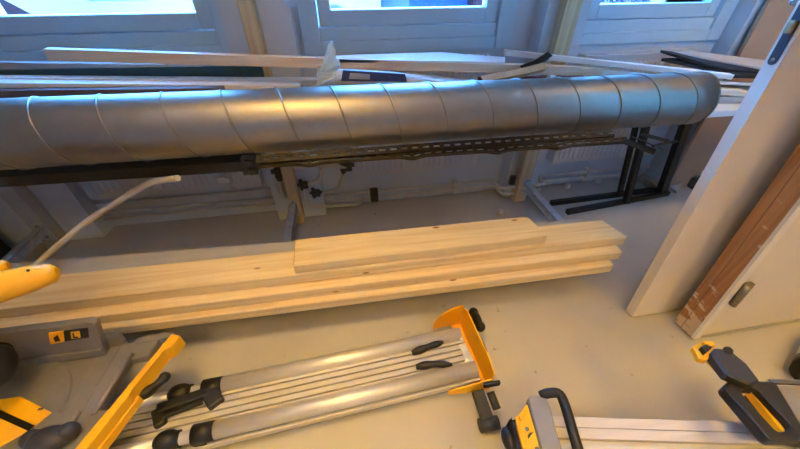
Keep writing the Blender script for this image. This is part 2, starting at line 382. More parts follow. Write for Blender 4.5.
# ------------------------------------------------------------------ posts with cantilever arms
def arm_mb(x, y0, y1, ztop, w=.04, h=.042, tk=.004, slots=True):
    a = MB()        # C channel: web on the right, slotted flange on the left / top
    a.box((x-w/2, y1, ztop-tk), (x+w/2, y0, ztop))
    a.box((x+w/2-tk, y1, ztop-h), (x+w/2, y0, ztop))
    n = int((y0-y1)/.05); zc0, zc1 = ztop-h*.62, ztop-h*.38
    a.box((x-w/2, y1, ztop-h), (x-w/2+tk, y0, zc0)); a.box((x-w/2, y1, zc1), (x-w/2+tk, y0, ztop))
    for k in range(n+1):
        yy = y1+(y0-y1)*k/n; a.box((x-w/2, max(y1, yy-.011), zc0), (x-w/2+tk, min(y0, yy+.011), zc1))
    return a
def post(x0, x1, y0, m, zl, zu, yl, yu, label, xa):
    r = thing('timber_post', label, 'post', ((x0+x1)/2, (y0+PY_)/2, 0), 'timber posts standing against the piers')
    MB().box((x0, y0, 0), (x1, PY_, 2.45), .003).build('post', m, r)
    for nm, z, ye in (('lower_arm', zl, yl), ('upper_arm', zu, yu)):
        a = arm_mb(xa, y0-.003, ye, z).build(nm, 'bracket', r); a['label'] = 'galvanised slotted arm'
        MB().box((xa-.022, y0-.006, z-.085), (xa+.022, y0, z+.025), .002).build('bracket_plate', 'bracket', a)
        b = MB()
        for zz in (z+.012, z-.06): b.cyl((xa, y0-.014, zz), (xa, y0-.006, zz), .009, 6)
        build_each(b, 'bolt', 'chrome', a)
    return r
DA = V((1, .026, -.019)).normalized(); DP = V((0, 1.235, .785)); DR = .11
def duct_at(x): return DP+DA*((x-DP.x)/DA.x)
zu = [duct_at(x).z-DR-.001 for x in (-1.63, -.355, 1.09)]
post(-1.70, -1.62, 1.625, 'greyboard', .153, zu[0], .885, 1.2, 'grey timber post at the far left behind the lumber', -1.65)
post(-.374, -.314, 1.625, 'pine_z', .153, zu[1], .885, 1.2, 'pine post between the left and middle windows', -.355)
post(1.035, 1.115, 1.625, 'pine_z', .153, zu[2], .885, 1.2, 'pine post on the pier between the middle and right windows', 1.085)
tag(MB().box((1.0, 1.665, .11), (1.034, 1.69, .17), .002).build('plate_bracket', 'steel_dark'), 'small dark steel plate at the foot of the right pine post', 'plate')

cs = thing('tool_case', 'dark navy case on the floor at the far left behind the lumber', 'case', (-2.12, 1.50, 0))
MB().box((-2.40,1.40,.0), (-1.85,1.62,.20), .012).build('case_body', 'darknavy', cs)
MB().box((-2.40,1.40,.205), (-1.85,1.62,.27), .012).build('case_lid', 'darknavy', cs)
MB().tube(fillet([(-2.2,1.51,.27),(-2.2,1.51,.31),(-2.05,1.51,.31),(-2.05,1.51,.27)], .02), .009, 8).build('case_handle', 'black', cs)
# ------------------------------------------------------------------ spiral duct
d = thing('spiral_duct', 'long galvanised spiral ventilation duct lying across the brackets', 'duct', duct_at(0)-V((0,0,DR)))
x0, x1 = -2.1, 2.0
for _ in range(6):                                   # right-hand end seen at column 712
    e = duct_at(x1); q = (e+V((0,-DR*.85,0))-V((0,0,H))); xp = 400+FPX*q.dot(RT)/q.dot(FW); x1 += (711-xp)/230
pa, pb = duct_at(x0), duct_at(x1); R = orient(DA); L_ = (pb-pa).length
m_ = MB(); seg = 64
def ring(bm, t, r): return [bm.verts.new(pa+R@V((t, r*math.cos(2*PI*k/seg), r*math.sin(2*PI*k/seg)))) for k in range(seg)]
rs = [ring(m_.bm, L_*i/40, DR) for i in range(41)]+[ring(m_.bm, L_*i/40, DR-.002) for i in range(40, -1, -1)]
for i in range(len(rs)):
    a, b = rs[i], rs[(i+1) % len(rs)]
    for k in range(seg):
        f = m_.bm.faces.new((a[k], a[(k+1)%seg], b[(k+1)%seg], b[k])); f.smooth = i not in (40, 81)
m_.build('duct_pipe', 'galv', d)
pitch = .1835; st0 = .118; turns = (L_-st0)/pitch; sm = MB(); n = int(turns*48)
pts = []
for i in range(-int((st0-.012)/pitch*48), n+1):
    th = 2*PI*i/48; tt = L_-st0-pitch*i/48
    pts.append(pa+R@V((tt, (DR+.0005)*math.cos(-th+2.4), (DR+.0005)*math.sin(-th+2.4))))
sm.tube(pts, .0034, 6); sm.build('spiral_seam', 'galv', d)
MB().disc_ring(pa+R@V((L_-.003,0,0)), DA, DR-.002, DR+.003, .006, 64).build('end_rim', 'galv', d)

# perforated rails and scraps lying in front of the duct
def slot_rail(name, a, b, label, w=.034, sp=.042, up=(0,-.5,1), kink=()):
    a, b = V(a), V(b); R_ = orient(b-a, up); L2 = (b-a).length; m = MB()
    def bx(t0, t1, u0, u1, z0, z1):
        vs = bmesh.ops.create_cube(m.bm, size=1)['verts']
        for v in vs:
            p = V(((v.co.x+.5)*(t1-t0)+t0, (v.co.y+.5)*(u1-u0)+u0, (v.co.z+.5)*(z1-z0)+z0))
            p.y -= sum(.011*math.exp(-((p.x-k)/.03)**2) for k in kink); v.co = a+R_@p
    n = int(L2/sp)
    for k in range(n):
        t = k*sp
        for (u0, u1) in ((-w/2, -.005), (.005, w/2)): bx(t, t+sp/2, u0, u1, 0, .002); bx(t+sp/2, t+sp, u0, u1, 0, .002)
        bx(t, t+sp*.42, -.005, .005, 0, .002)
        for u in (-w/2, w/2-.002): bx(t, t+sp/2, u, u+.002, -.014, .002); bx(t+sp/2, t+sp, u, u+.002, -.014, .002)
    return tag(m.build(name, 'rail'), label, 'metal rail', 'perforated rails under the duct')
zr = lambda x: duct_at(x).z-DR+.018
def rl(px, py, z): return Z(px, py, z)
slot_rail('perforated_rail', rl(256,159.5,.700), rl(620,132.5,.682), 'perforated zinc rail tight under the duct, rear of two', kink=())
slot_rail('perforated_rail', rl(258,163.5,.686), rl(632,139,.666), 'perforated zinc rail with bent lower edge, front of two', w=.024, kink=(.18,.56,.9,1.16))
sh = MB()
a = [Z(622,139,.655), Z(646,133,.66), Z(672,142,.655), Z(676,147,.65), Z(660,152,.645), Z(640,148,.65)]
for i, (p, q, up) in enumerate(((Z(624,141,.668), Z(655,152,.655), 0), (Z(632,137,.675), Z(664,149,.662), .012), (Z(641,134,.68), Z(668,141,.668), .0), )):
    sh.bar(p, q, .05-.008*i, .003, (.2,-.3+.5*i,1))
sh.bar(Z(652,146,.66), Z(678,141,.664), .012, .003, (0,-.6,1))
tag(sh.build('folded_metal_scrap', 'rail'), 'crumpled grey sheet metal scrap at the right end of the rails', 'metal scrap')
b = MB(); p0, p1 = Z(-40, 180, .642), Z(258, 161.5, .638)
b.bar(p0, p1, .06, .046, (0,-.1,1), .003)
t = thing('steel_box_tube', 'black steel box tube lying before the duct on the left', 'steel tube', (p0+p1)/2)
b.build('tube', 'blacksteel', t)
c = MB()
ce = Z(252, 158, .668)
c.box(ce-V((.035,.03,.035)), ce+V((.03,.02,.02)), .004)
for k in range(7):
    q = ce+V((random.uniform(-.03,.04), random.uniform(-.035,-.01), random.uniform(-.045,.02))); c.box(q-V((.013,.011,.010)), q+V((.015,.011,.012)), .003)
c.build('end_bracket', 'black', t)

# grey flexible conduit
pts = bez([Z(178,178,.64), Z(150,183,.60), Z(122,199,.53), Z(88,221,.45), Z(60,244,.38), Z(38,263,.318), Z(10,290,.309)], 8)
tag(MB().tube(pts, .0115, 10).build('conduit_pipe', 'conduit'), 'curved pale plastic conduit hanging from the box tube to the lumber', 'conduit')

# ------------------------------------------------------------------ lumber on the lower arms
def plank(name, pts, z0, z1, m, label, cat='plank', group=None, bev=.003):
    return tag(MB().prism([V((p[0], p[1], z0)) for p in pts], (0,0,z1-z0), bev).build(name, m), label, cat, group)
G1 = 'pine planks stacked on the lower arms'
plank('pine_plank', [(-1.9,.866),(1.098,.838),(1.12,.985),(-1.9,1.01)], .155, .199, 'pine', 'bottom pine plank of the lumber stack on the brackets', 'plank', G1)
plank('pine_plank', [(-1.9,.886),(1.142,.868),(1.152,1.0),(-1.9,1.03)], .201, .247, 'pine', 'second pine plank from the bottom of the lumber stack', 'plank', G1)
plank('pine_plank', [(-1.9,.929),(1.171,.906),(1.135,1.035),(-1.9,1.085)], .250, .298, 'pine', 'long pine plank carrying the short one on the lumber stack', 'plank', G1)
plank('pine_plank', [(-.257,.920),(.785,.922),(.765,1.062),(-.262,1.075)], .300, .345, 'pine', 'short pine plank on top of the lumber stack', 'plank', G1)
plank('grey_plank', [(-1.9,1.042),(1.085,1.040),(1.10,1.115),(-1.9,1.255)], .205, .248, 'greyboard', 'grey plank peeking out behind the pine lumber', 'plank')
plank('grey_plank', [(-1.9,1.05),(1.05,1.045),(1.06,1.11),(-1.9,1.20)], .155, .203, 'greyboard', 'second grey plank beneath the grey plank behind the lumber', 'plank')

# ------------------------------------------------------------------ trims and sheets lying behind the duct
def trim(name, p0, p1, w, h, m, label, cat='trim', up=(0,0,1), group=None, bev=.002):
    # p0,p1: front top edge ends
    R_ = orient(V(p1)-V(p0), up); o = R_@V((0, w/2, -h/2))
    return tag(MB().bar(V(p0)+o, V(p1)+o, w, h, up, bev).build(name, m), label, cat, group)
GT = 'long trims lying behind the duct'
def Ys(pts): return [Y(*p) for p in pts]
# bearers and boards on the upper arms
trim('melamine_board', (-2.2,1.372,.700), (2.75,1.385,.662), .125, .018, 'white', 'lowest white board in the pile behind the duct, ends by the leaning door', 'board', group=GT)
trim('melamine_board', (-2.1,1.385,.722), (2.55,1.40,.682), .11, .018, 'white', 'second white board up in the pile behind the duct', 'board', group=GT)
trim('melamine_board', (-2.1,1.40,.764), (2.62,1.415,.724), .1, .038, 'greyboard', 'thick grey board in the pile behind the duct', 'board', group=GT)
trim('brown_trim', Y(-60,91,1.42), Y(222,88.5,1.46), .05, .03, 'brown', 'dark brown trim just above the duct at the left', group=GT)
trim('white_trim', Y(-60,82.5,1.45), Y(300,85.5,1.52), .05, .05, 'white', 'white trim with grey face along the duct top at left', group=GT)
trim('white_trim', Y(-60,77,1.50), Y(330,80.5,1.57), .05, .02, 'white', 'thin white trim under the dark green board at left', group=GT)
trim('green_board', Y(-60,71,1.535), Y(262,66,1.60), .012, .05, 'green', 'long dark green board under the pale batten at left', 'board', group=GT)
trim('grey_trim', Y(-60,62,1.57), Y(165,64.5,1.585), .03, .06, 'greyboard', 'dull grey trim under the left end of the batten', group=GT)
trim('wood_batten', Y(42,49,1.50), Y(622,68.5,1.50), .035, .038, 'batten', 'long pale wooden batten slanting across the pile behind the duct', 'batten', bev=.0015)
# white sheet under the batten, transparent package with a navy label
sheet = MB().prism([Y(325,59,1.50), Y(505,62,1.50), Y(505,57,1.60), Y(440,52,1.61), Y(330,55.5,1.61)], (0,0,-.012))
tag(sheet.build('white_sheet', 'white'), 'flat white sheet behind the batten below the middle window', 'sheet')
pk = thing('wrapped_package', 'clear wrapped package with a navy printed label behind the duct', 'package', Y(410,82,1.42))
m_ = MB(); A0, A1 = Y(318,70,1.46), Y(500,81,1.43)
npt = 16; prev = None
for i in range(npt+1):
    t_ = i/npt; p = A0.lerp(A1, t_); hh = .030*(1-t_)**.5+.006; ww = .05
    rg = [m_.bm.verts.new(p+V((0, ww*math.cos(a_), hh*(math.sin(a_))-.022+.004*math.sin(9*t_+3*a_)))) for a_ in [2*PI*k/12 for k in range(12)]]
    if prev:
        for k in range(12): f = m_.bm.faces.new((prev[k], prev[(k+1)%12], rg[(k+1)%12], rg[k])); f.smooth = True
    else: m_.bm.faces.new(rg)
    prev = rg
m_.bm.faces.new(prev[::-1]); m_.build('wrapper', 'film', pk)
lb = MB(); q = Ys([(343,70,1.388),(405,74,1.36),(407,82,1.36),(341,81,1.388)]); lb.prism(q, (0,.005,0)); l_ = lb.build('label', 'navy', pk)
lb = MB(); q = Ys([(350,73,1.383),(370,74.5,1.374),(370,79.5,1.374),(349,79,1.383)]); lb.prism(q, (0,.004,0)); lb.build('label_print', 'text_grey', l_)
bag = MB(); rb = random.Random(5); bc0 = Y(329, 84, 1.43); bc1 = Y(331, 42, 1.45); bh = (bc1-bc0).length; rings = []
for i in range(10):
    t_ = i/9; cc = bc0.lerp(bc1, t_)+V((rb.uniform(-.006,.006), 0, 0)); wd0 = (.052*(1-t_)**.8+.004)
    rings.append([bag.bm.verts.new(cc+V((wd0*math.cos(a_)*rb.uniform(.7,1.15), .03*math.sin(a_)*(1-.6*t_)*rb.uniform(.6,1.2), rb.uniform(-.006,.006)))) for a_ in [2*PI*k/11 for k in range(11)]])
for a_, b_ in zip(rings, rings[1:]):
    for k in range(11): bag.bm.faces.new((a_[k], a_[(k+1)%11], b_[(k+1)%11], b_[k]))
bag.bm.faces.new(rings[0][::-1]); bag.bm.faces.new(rings[-1])
tag(bag.build('plastic_bag', 'tape'), 'crumpled pale blue plastic bag corner poking above the batten', 'plastic bag')
tp = MB().prism(Ys([(282,-10,1.688),(298,-10,1.688),(297.5,1,1.688),(296,3,1.688),(296.5,8,1.688),(294,6,1.688),(293,10,1.688),(290.5,6,1.688),(289,9,1.688),(286,3,1.688),(284,3,1.688)]), (0,-.003,0))
tag(tp.build('tape_scrap', 'tape'), 'scrap of pale blue plastic stuck on the wall left of the middle window', 'plastic scrap')
# bent tan profiles
def profile(name, pts, w, m, label, h=.004):
    P_ = [V(p) for p in pts]; mm = MB()
    for a_, b_ in zip(P_, P_[1:]): mm.bar(a_, b_, w, h, (0,-.5,1)); mm.bar(a_+V((0,.0,-.012)), b_+V((0,.0,-.012)), .004, .026, (0,-.3,1))
    return tag(mm.build(name, m), label, 'profile')
profile('cardboard_profile', [Y(482,79,1.40), Y(498,76,1.41), Y(520,72,1.42), Y(546,65.5,1.43)], .035, 'tan', 'curved tan edge profile lying across the pile behind the duct')
profile('metal_profile', [Y(522,68,1.45), Y(536,63,1.47), Y(550,54,1.52)], .03, 'rail', 'short grey bent profile standing out above the batten')
trim('white_trim', Y(506,50.5,1.60), Y(735,75,1.36), .035, .022, 'white', 'white trim slanting forward under the dark felt sheets', group=GT)
trim('white_trim', Y(545,64.5,1.56), Y(700,80,1.40), .03, .02, 'white', 'white trim lying between batten and duct on the right', group=GT)
trim('red_strip', Y(480,77.5,1.45), Y(585,76.5,1.47), .02, .02, 'red', 'thin dark red strip behind the duct', 'strip')
tag(MB().cyl(Y(548,79,1.42), Y(554,79,1.42), .016, 16).build('pipe_offcut', 'white'), 'tiny white pipe offcut behind the duct beside the red strip', 'pipe offcut')
# sheets at the right
def sheetpile(pts, dz, m, name, label):
    return tag(MB().prism([V(p) for p in pts], (0,0,dz)).build(name, m), label, 'felt sheet', 'dark felt backed sheets behind the duct')
sheetpile([Y(664,52,1.60), Y(762,70,1.45), Y(775,63,1.55), Y(695,53,1.66)], .008, 'greyboard', 'felt_sheet', 'top grey face sheet of the dark pile by the leaning door')
sheetpile([Y(661,50,1.58), Y(690,59,1.50), Y(728,69,1.43), Y(765,72.5,1.43), Y(770,66,1.50), Y(700,55,1.62)], -.012, 'blackfelt', 'felt_sheet', 'black felt sheet just under the grey sheet')
sheetpile([Y(662,58,1.55), Y(700,66,1.48), Y(735,75,1.40), Y(768,76,1.40), Y(772,70,1.47), Y(690,58,1.6)], -.014, 'blackfelt', 'felt_sheet', 'lowest black felt sheet of the dark pile')
trim('white_trim', Y(700,80.5,1.40), Y(790,86,1.40), .03, .012, 'white', 'white trim end just below the felt sheets', group=GT)
trim('pine_offcut', Y(705,88,1.37), Y(752,92,1.36), .05, .025, 'batten', 'short pale timber offcut right of the duct end', 'offcut')
trim('grey_trim', Y(700,98,1.36), Y(790,96,1.36), .03, .03, 'greyboard', 'grey trim end right of the duct mouth', group=GT)
trim('white_board', Y(690,113,1.27), Y(800,106,1.30), .09, .03, 'white', 'white board end below the duct mouth beside the leaning door', 'board')

# ------------------------------------------------------------------ black steel trestle
tr = thing('steel_trestle', 'black steel trestle standing under the right end of the duct', 'trestle', (1.7,1.5,0))
zf = .016
def fb(a, b, nm): MB().bar(a, b, .03, .03, (0,0,1), .002).build(nm, 'blacksteel', tr)
fb(Z(551,203,zf), Z(664,188.5,zf), 'foot_bar'); fb(Z(567,212,zf), Z(668,193,zf), 'foot_bar')
def leg(p0, px, yy, w=.03):
    a = Z(*p0, .032); b = Y(*px, yy); dd = (b-a); k = (.60-a.z)/dd.z
    MB().bar(a, a+dd*k, w, w, (0,1,0), .002).build('leg', 'blacksteel', tr); return a+dd*k
la = leg((619,196), (631,146), 1.60, .022); lb_ = leg((626,203), (640,149), 1.55, .03); lc = leg((662,190), (684,129), 1.60, .042)
MB().bar(la, lc, .03, .03, (0,0,1), .002).build('top_bar', 'blacksteel', tr)
MB().box(Z(661,190,.03)-V((.03,.03,.02)), Z(661,190,.03)+V((.03,.02,.012)), .003).build('corner_joint', 'blacksteel', tr)

# ------------------------------------------------------------------ leaning doors at the right
LEAN = math.radians(4.6)
def leaned(o, pivot): pass
def lean_pt(p, pv):
    y, z = p[1]-pv[1], p[2]-pv[2]; c_, s_ = math.cos(LEAN), math.sin(LEAN)
    return V((p[0], pv[1]+y*c_+z*s_, pv[2]-y*s_+z*c_))
def lean_build(mb, name, m, parent, pv):
    for v in mb.bm.verts: v.co = lean_pt(v.co, pv)
    return mb.build(name, m, parent)
dx = 1.165; dy0, dy1 = .690, .730; pv = V((dx, dy1, 0)); zlift = .0035
dl = thing('door_leaf', 'white flush door leaf leaning with a dark lock plate in its edge', 'door', (dx+.45, dy1, 0))
lean_build(MB().box((dx, dy0, zlift), (dx+.9, dy1, 2.04), .0015), 'leaf', 'door', dl, pv)
zl0 = 1.025
m_ = MB(); zz = [zl0-.0, zl0+.235]; ym = (dy0+dy1)/2; rr = .0115
poly = [(dx-.002, ym+rr*math.cos(t_), zz[0]+rr+rr*math.sin(t_)) for t_ in [PI+PI*k/8 for k in range(9)]]+[(dx-.002, ym+rr*math.cos(t_), zz[1]-rr+rr*math.sin(t_)) for t_ in [PI*k/8 for k in range(9)]]
m_.prism(poly, (.003,0,0)); lp = lean_build(m_, 'lock_plate', 'steel_dark', dl, pv); lp['label'] = 'dark grey rounded lock plate'
lean_build(MB().box((dx-.014, ym-.009, zl0+.075), (dx, ym+.008, zl0+.105), .004), 'latch_bolt', 'brass', lp, pv)
lean_build(MB().cyl((dx-.004, ym, zl0+.014), (dx-.001, ym, zl0+.014), .0045, 12), 'screw', 'chrome', lp, pv)
m_ = MB(); hz = zl0+.145
m_.cyl((dx+.055, dy1, hz), (dx+.055, dy1+.045, hz), .011, 16).cyl((dx+.055, dy1, hz), (dx+.055, dy1+.008, hz), .026, 20)
m_.tube(fillet([(dx+.055, dy1+.035, hz), (dx+.055, dy1+.052, hz), (dx+.18, dy1+.055, hz)], .015), .010, 12)
lean_build(m_, 'lever_handle', 'chrome', dl, pv)
# prehung frame + door in front of it
fx, fy0, fy1 = 1.335, .545, .641; pv2 = V((fx, fy1, 0))
fr = thing('door_frame', 'brown timber door frame holding a white hinged door, leaning at right', 'door frame', (fx+.5, fy1, 0))
lean_build(MB().box((fx, fy0+.012, .007), (fx+.028, fy1, 2.12), .002), 'jamb', 'scraped', fr, pv2)
lean_build(MB().box((fx+.97, fy0+.012, .007), (fx+.998, fy1, 2.12), .002), 'jamb', 'scraped', fr, pv2)
lean_build(MB().box((fx+.028, fy0+.012, 2.09), (fx+.97, fy1, 2.12), .002), 'head', 'scraped', fr, pv2)
fl = lean_build(MB().box((fx-.001, fy0, .007), (fx+.03, fy0+.012, 2.12), .001), 'face_lining', 'white', fr, pv2)
lean_build(MB().box((fx-.0012, fy0+.060, .009), (fx+.004, fy0+.0615, 2.11)), 'jamb_groove', 'brown', fr, pv2)
dr = lean_build(MB().box((fx+.034, fy0+.004, .021), (fx+.966, fy0+.044, 2.085), .0015), 'door', 'door', fr, pv2); dr['label'] = 'white flush door'
lean_build(MB().box((fx+.03, fy0+.002, .004), (fx+.97, fy1, .012), .001), 'threshold', 'greyboard', fr, pv2)
hzs = (.275, 1.05, 1.82)
for hz in hzs:
    hb = MB(); hxx = fx+.036
    hb.cyl((hxx, fy0-.012, hz-.052), (hxx, fy0-.012, hz+.052), .0115, 14)
    hb.box((hxx-.004, fy0-.012, hz-.052), (hxx+.030, fy0+.006, hz+.052), .001)
    for z_ in (hz-.012, hz+.015): hb.cyl((hxx, fy0-.012, z_-.001), (hxx, fy0-.012, z_+.001), .0125, 14)
    lean_build(hb, 'hinge', 'hinge', fr, pv2)

# boards leaning against the far right of the window wall
def slab(name, foot0, foot1, top_y, h, t_, m, label, z0=0.0):
    a, b = V(foot0), V(foot1); up = V((0, top_y-(a.y+b.y)/2, h)).normalized(); ln = (b-a).normalized(); nrm = ln.cross(up).normalized()
    hh = up*(h/up.z); pts = [a, b, b+hh, a+hh]
    return tag(MB().prism(pts, nrm*t_, .002).build(name, m), label, 'board', 'boards leaning on the wall at the far right')
f0 = Z(672,194,0)
slab('leaning_board', (2.16,1.60,.0), (2.42,1.60,.0), 1.685, 1.95, -.022, 'brownboard', 'broad brown board leaning behind the right end of the duct')
slab('leaning_board', (2.435,1.61,.0), (2.54,1.61,.0), 1.685, 1.9, -.03, 'paleboard', 'narrow pale greenish board leaning between two brown boards')
slab('leaning_board', (2.55,1.615,.0), (2.86,1.615,.0), 1.685, 2.0, -.022, 'brownboard', 'brown board leaning nearest the loose white door')
ed = MB().prism([Z(668,188,.0), Z(676,194,.0), Z(686,180,.03), Z(682,176,.05)], (0,0,.02), .002)
tag(ed.build('timber_offcut', 'batten'), 'pale timber offcut on the floor at the foot of the leaning boards', 'offcut')
bk = MB(); bk.bar(Z(640,176,.05), Z(664,192,.02), .05, .05, (0,-.3,1), .004)
tag(bk.build('timber_offcut', 'grey_z'), 'weathered timber block on the floor behind the trestle leg', 'offcut')
tl = thing('cordless_tool', 'dark blue grey tool with silver fittings beside the leaning boards', 'tool', Z(698,180,0))
c = Z(699,181,.05); MB().box(c+V((-.06,-.05,-.05)), c+V((.07,.05,.03)), .015).build('tool_body', 'rubber', tl)
build_each(MB().box(c+V((-.04,.0,.03)), c+V((.02,.05,.055)), .006).cyl(c+V((-.02,-.055,.0)), c+V((-.02,-.04,.0)), .014, 14), 'fitting', 'chrome', tl)
MB().bar(c+V((0,.02,.06)), c+V((.2,.06,.07)), .03, .03, (0,0,1), .004).build('arm', 'conduit', tl)

# ------------------------------------------------------------------ folded saw stand on the floor
a0, a1 = Z(220,386,.1), Z(460,334.5,.1); b0, b1 = Z(220,429,.1), Z(476,369,.1)
U = ((a1-a0)+(b1-b0)); U.z = 0; U.normalize(); Wv = V((-U.y, U.x, 0))
O = (a1+b1)/2; O.z = 0
ta = (a1-O).dot(Wv); tb = (b1-O).dot(Wv)
def S(u, v, z): return O+U*u+Wv*v+V((0,0,z))
def uv(x, y, z): p = Z(x, y, z)-O; return p.dot(U), p.dot(Wv)
s1 = thing('folded_saw_stand', 'folded aluminium saw stand lying legs up in the middle of the floor', 'saw stand', O-U*.5)
hw = (ta-tb)/2; mid = (ta+tb)/2; LB = 1.62; TR = .0265
e = MB()      # grooved beam
n = 6; w0 = mid-hw+.0; wid = (2*hw)/n
e.bar(S(-LB,mid,.062), S(.005,mid,.062), 2*hw-.02, .05, (0,0,1), .003)
for k in range(5):
    v_ = mid-hw+.016+(2*hw-.032)*(k+.5)/5; e.bar(S(-LB,v_,.094), S(.005,v_,.094), (2*hw-.032)/5-.0055, .016, (0,0,1), .001)
e.build('beam', 'alu_white', s1)
uA, _ = uv(208,388,.1); uB, _ = uv(198,435,.1)
uA0 = uv(182,393,.1)[0]; uB0 = uv(160,440,.1)[0]
for v_, ul, ur in ((ta, uA, (a1-O).dot(U)), (tb, uB, (b1-O).dot(U))):
    MB().cyl(S(ul,v_,.102), S(ur,v_,.102), TR, 28).build('outer_leg', 'alu', s1)
for v_, ul in ((ta, uA), (tb, uB)):
    o = MB().cyl(S(-LB+.1,v_,.100), S(ul+.02,v_,.100), .0185, 20).build('inner_leg', 'alu', s1)
    MB().cyl(S(-LB+.06,v_,.100), S(-LB+.13,v_,.100), .024, 16).build('rubber_foot', 'black', o)
    k_ = MB(); k_.cyl(S(ul-.012,v_,.102), S(ul+.05,v_,.102), TR+.004, 20, TR+.002).box(S(ul+.0,v_-.012,.085)-V((.02,.012,.02)), S(ul+.0,v_-.012,.09)+V((.02,.02,.02)), .006)
    k_.build('leg_collar', 'black', s1)
    g = MB(); uu = ul-.085
    g.ball(S(uu,v_,.108), .036, (1.1,.85,.8), orient(U)).cyl(S(uu-.03,v_,.100), S(uu+.035,v_,.100), .025, 16)
    g.build('leg_clamp', 'black', s1)
# cross clip over the beam at the left
cl = MB(); uc, vc = uv(186,405,.1)
cl.bar(S(uc-.080,vc-.004,.112), S(uc+.075,vc+.02,.112), .034, .03, (0,0,1), .006).bar(S(uc-.055,vc-.034,.118), S(uc+.06,vc-.012,.118), .012, .014, (0,0,1), .004)
cl.bar(S(uc-.080,vc-.0,.112), S(uc-.055,vc-.055,.108), .034, .026, (0,0,1), .006).bar(S(uc+.07,vc+.025,.112), S(uc+.105,vc-.028,.108), .05, .03, (0,0,1), .006).bar(S(uc+.065,vc+.028,.112), S(uc+.10,vc+.022,.112), .07, .02, (0,0,1), .006)
cl.build('beam_clip', 'black', s1)
# release levers
def lever(p, q, mid_, nm='release_lever'):
    m = MB(); m.tube(bez([Z(*p,.11), Z(*mid_,.118), Z(*q,.114)], 6), [.009,.012,.014,.015,.014,.012,.011,.0115,.0125,.013,.012,.009,.006], 10)
    m.build(nm, 'black', s1)
lever((412,353), (443,342), (428,347)); lever((416,367), (452,365), (434,364))
for (p, q) in (((455,337),(470,370)),):
    m = MB().bar(Z(462,344,.102), Z(470,362,.102), .028, .006, (0,0,1), .001); m.build('pivot_plate', 'alu', s1)
m = MB()
for p in ((461,338),(467,361),(464,350)): m.cyl(Z(*p,.106), Z(*p,.114), .007, 8)
build_each(m, 'bolt', 'bracket', s1)
# yellow end bracket
ye = .045
vt, vb = mid+hw+.095, mid-hw-.045
yb_ = MB()
yb_.prism([S(ye,vb,.012), S(ye,vb,.128), S(ye,vb+.05,.150), S(ye,vt-.03,.150), S(ye,vt,.13), S(ye,vt,.012)], U*.006, .001)
fan = [S(ye,vt,.02)]+[S(ye-.125*math.sin(t_), vt, .02+.125*math.cos(t_)) for t_ in [PI/2*k/10 for k in range(11)]]
yb_.prism(fan, Wv*.006, .001)
yb_.prism([S(ye,vb,.012), S(ye-.16,vb,.05), S(ye-.16,vb,.075), S(ye,vb,.088)], Wv*.006, .001)
yb_.bar(S(ye-.04,(vt+vb)/2,.016), S(ye+.004,(vt+vb)/2,.016), vt-vb, .006)
eb = yb_.build('end_bracket', 'yellow', s1); eb['label'] = 'yellow sheet steel end bracket'
kn = MB(); kc = S(ye+.035, vt-.045, .1); kn.cyl(S(ye+.006,vt-.045,.1), kc, .012, 12)
kn.ball(kc+U*.008, .028, (.7,1.5,1.0), orient(U)).ball(kc+U*.010+Wv*.034, .022, (.9,1,1)).ball(kc+U*.010-Wv*.034, .022, (.9,1,1)); kn.build('star_knob', 'black', s1)
MB().bar(S(ye+.006,mid-.0,.085), S(ye+.028,mid-.0,.085), .045, .04, (0,0,1), .005).build('end_stop', 'black', s1)
MB().box(S(ye-.005,vb-.012,.085)-V((.03,.006,.012)), S(ye-.005,vb-.012,.085)+V((.03,.006,.012)), .003).build('edge_cap', 'black', s1)
ft = MB(); p = S(ye-.055, vb-.012, .06); ft.bar(p, p-Wv*.09+V((0,0,-.02)), .04, .03, (0,0,1), .004).cyl(p-Wv*.1+V((-.03,0,-.03)), p-Wv*.1+V((.035,0,-.03)), .022, 14).cyl(p-Wv*.02+V((.035,0,.02)), p-Wv*.07+V((.04,0,.0)), .014, 12)
ft.build('swivel_foot', 'rubber', s1)
MB().bar(S(-LB,vb+.028,.045), S(.02,vb+.028,.045), .012, .03, (0,0,1), .003).build('side_rail', 'alu', s1)

# ------------------------------------------------------------------ mitre saw (left)
ZT = .28
ms = thing('mitre_saw', 'yellow and grey mitre saw at the left edge on the folded stand', 'mitre saw', (-1.05,.58,.13))
bp = MB()
outline = [Z(164,337,ZT), Z(178,338,ZT), Z(83,447,ZT), V((-.86,.36,ZT)), V((-1.28,.36,ZT)), V((-1.44,.73,ZT)), V((-.80,.755,ZT))]
# right wing with a hand slot: build as strips around the slot
A_, B_, C_, D_ = Z(161,336,ZT), Z(86,449,ZT), Z(60,449,ZT), Z(122,344,ZT)
bp.prism([A_, A_.lerp(B_,.22), D_.lerp(C_,.22), D_], (0,0,-.03), .003)
bp.prism([A_.lerp(B_,.70), B_+V((-.03,-.05,0)), C_+V((-.03,-.05,0)), D_.lerp(C_,.70)], (0,0,-.03), .003)
bp.prism([D_, D_.lerp(C_,1), D_.lerp(C_,1).lerp(B_,-.5), D_.lerp(A_,-.5)], (0,0,-.03), .003)
inn = D_.lerp(A_,.5), C_.lerp(B_,.45)
bp.prism([D_.lerp(C_,.2), D_.lerp(C_,.72), inn[0].lerp(inn[1],.72), inn[0].lerp(inn[1],.2)], (0,0,-.03), .003)
P0 = [p-V((0,0,.004)) for p in (V((-.80,.745,ZT)), D_.lerp(A_,.1), C_.lerp(B_,.1), V((-.90,.36,ZT)), V((-1.25,.36,ZT)), V((-1.42,.56,ZT)), V((-1.42,.745,ZT)))]
bp.prism(P0, (0,0,-.045), .003)
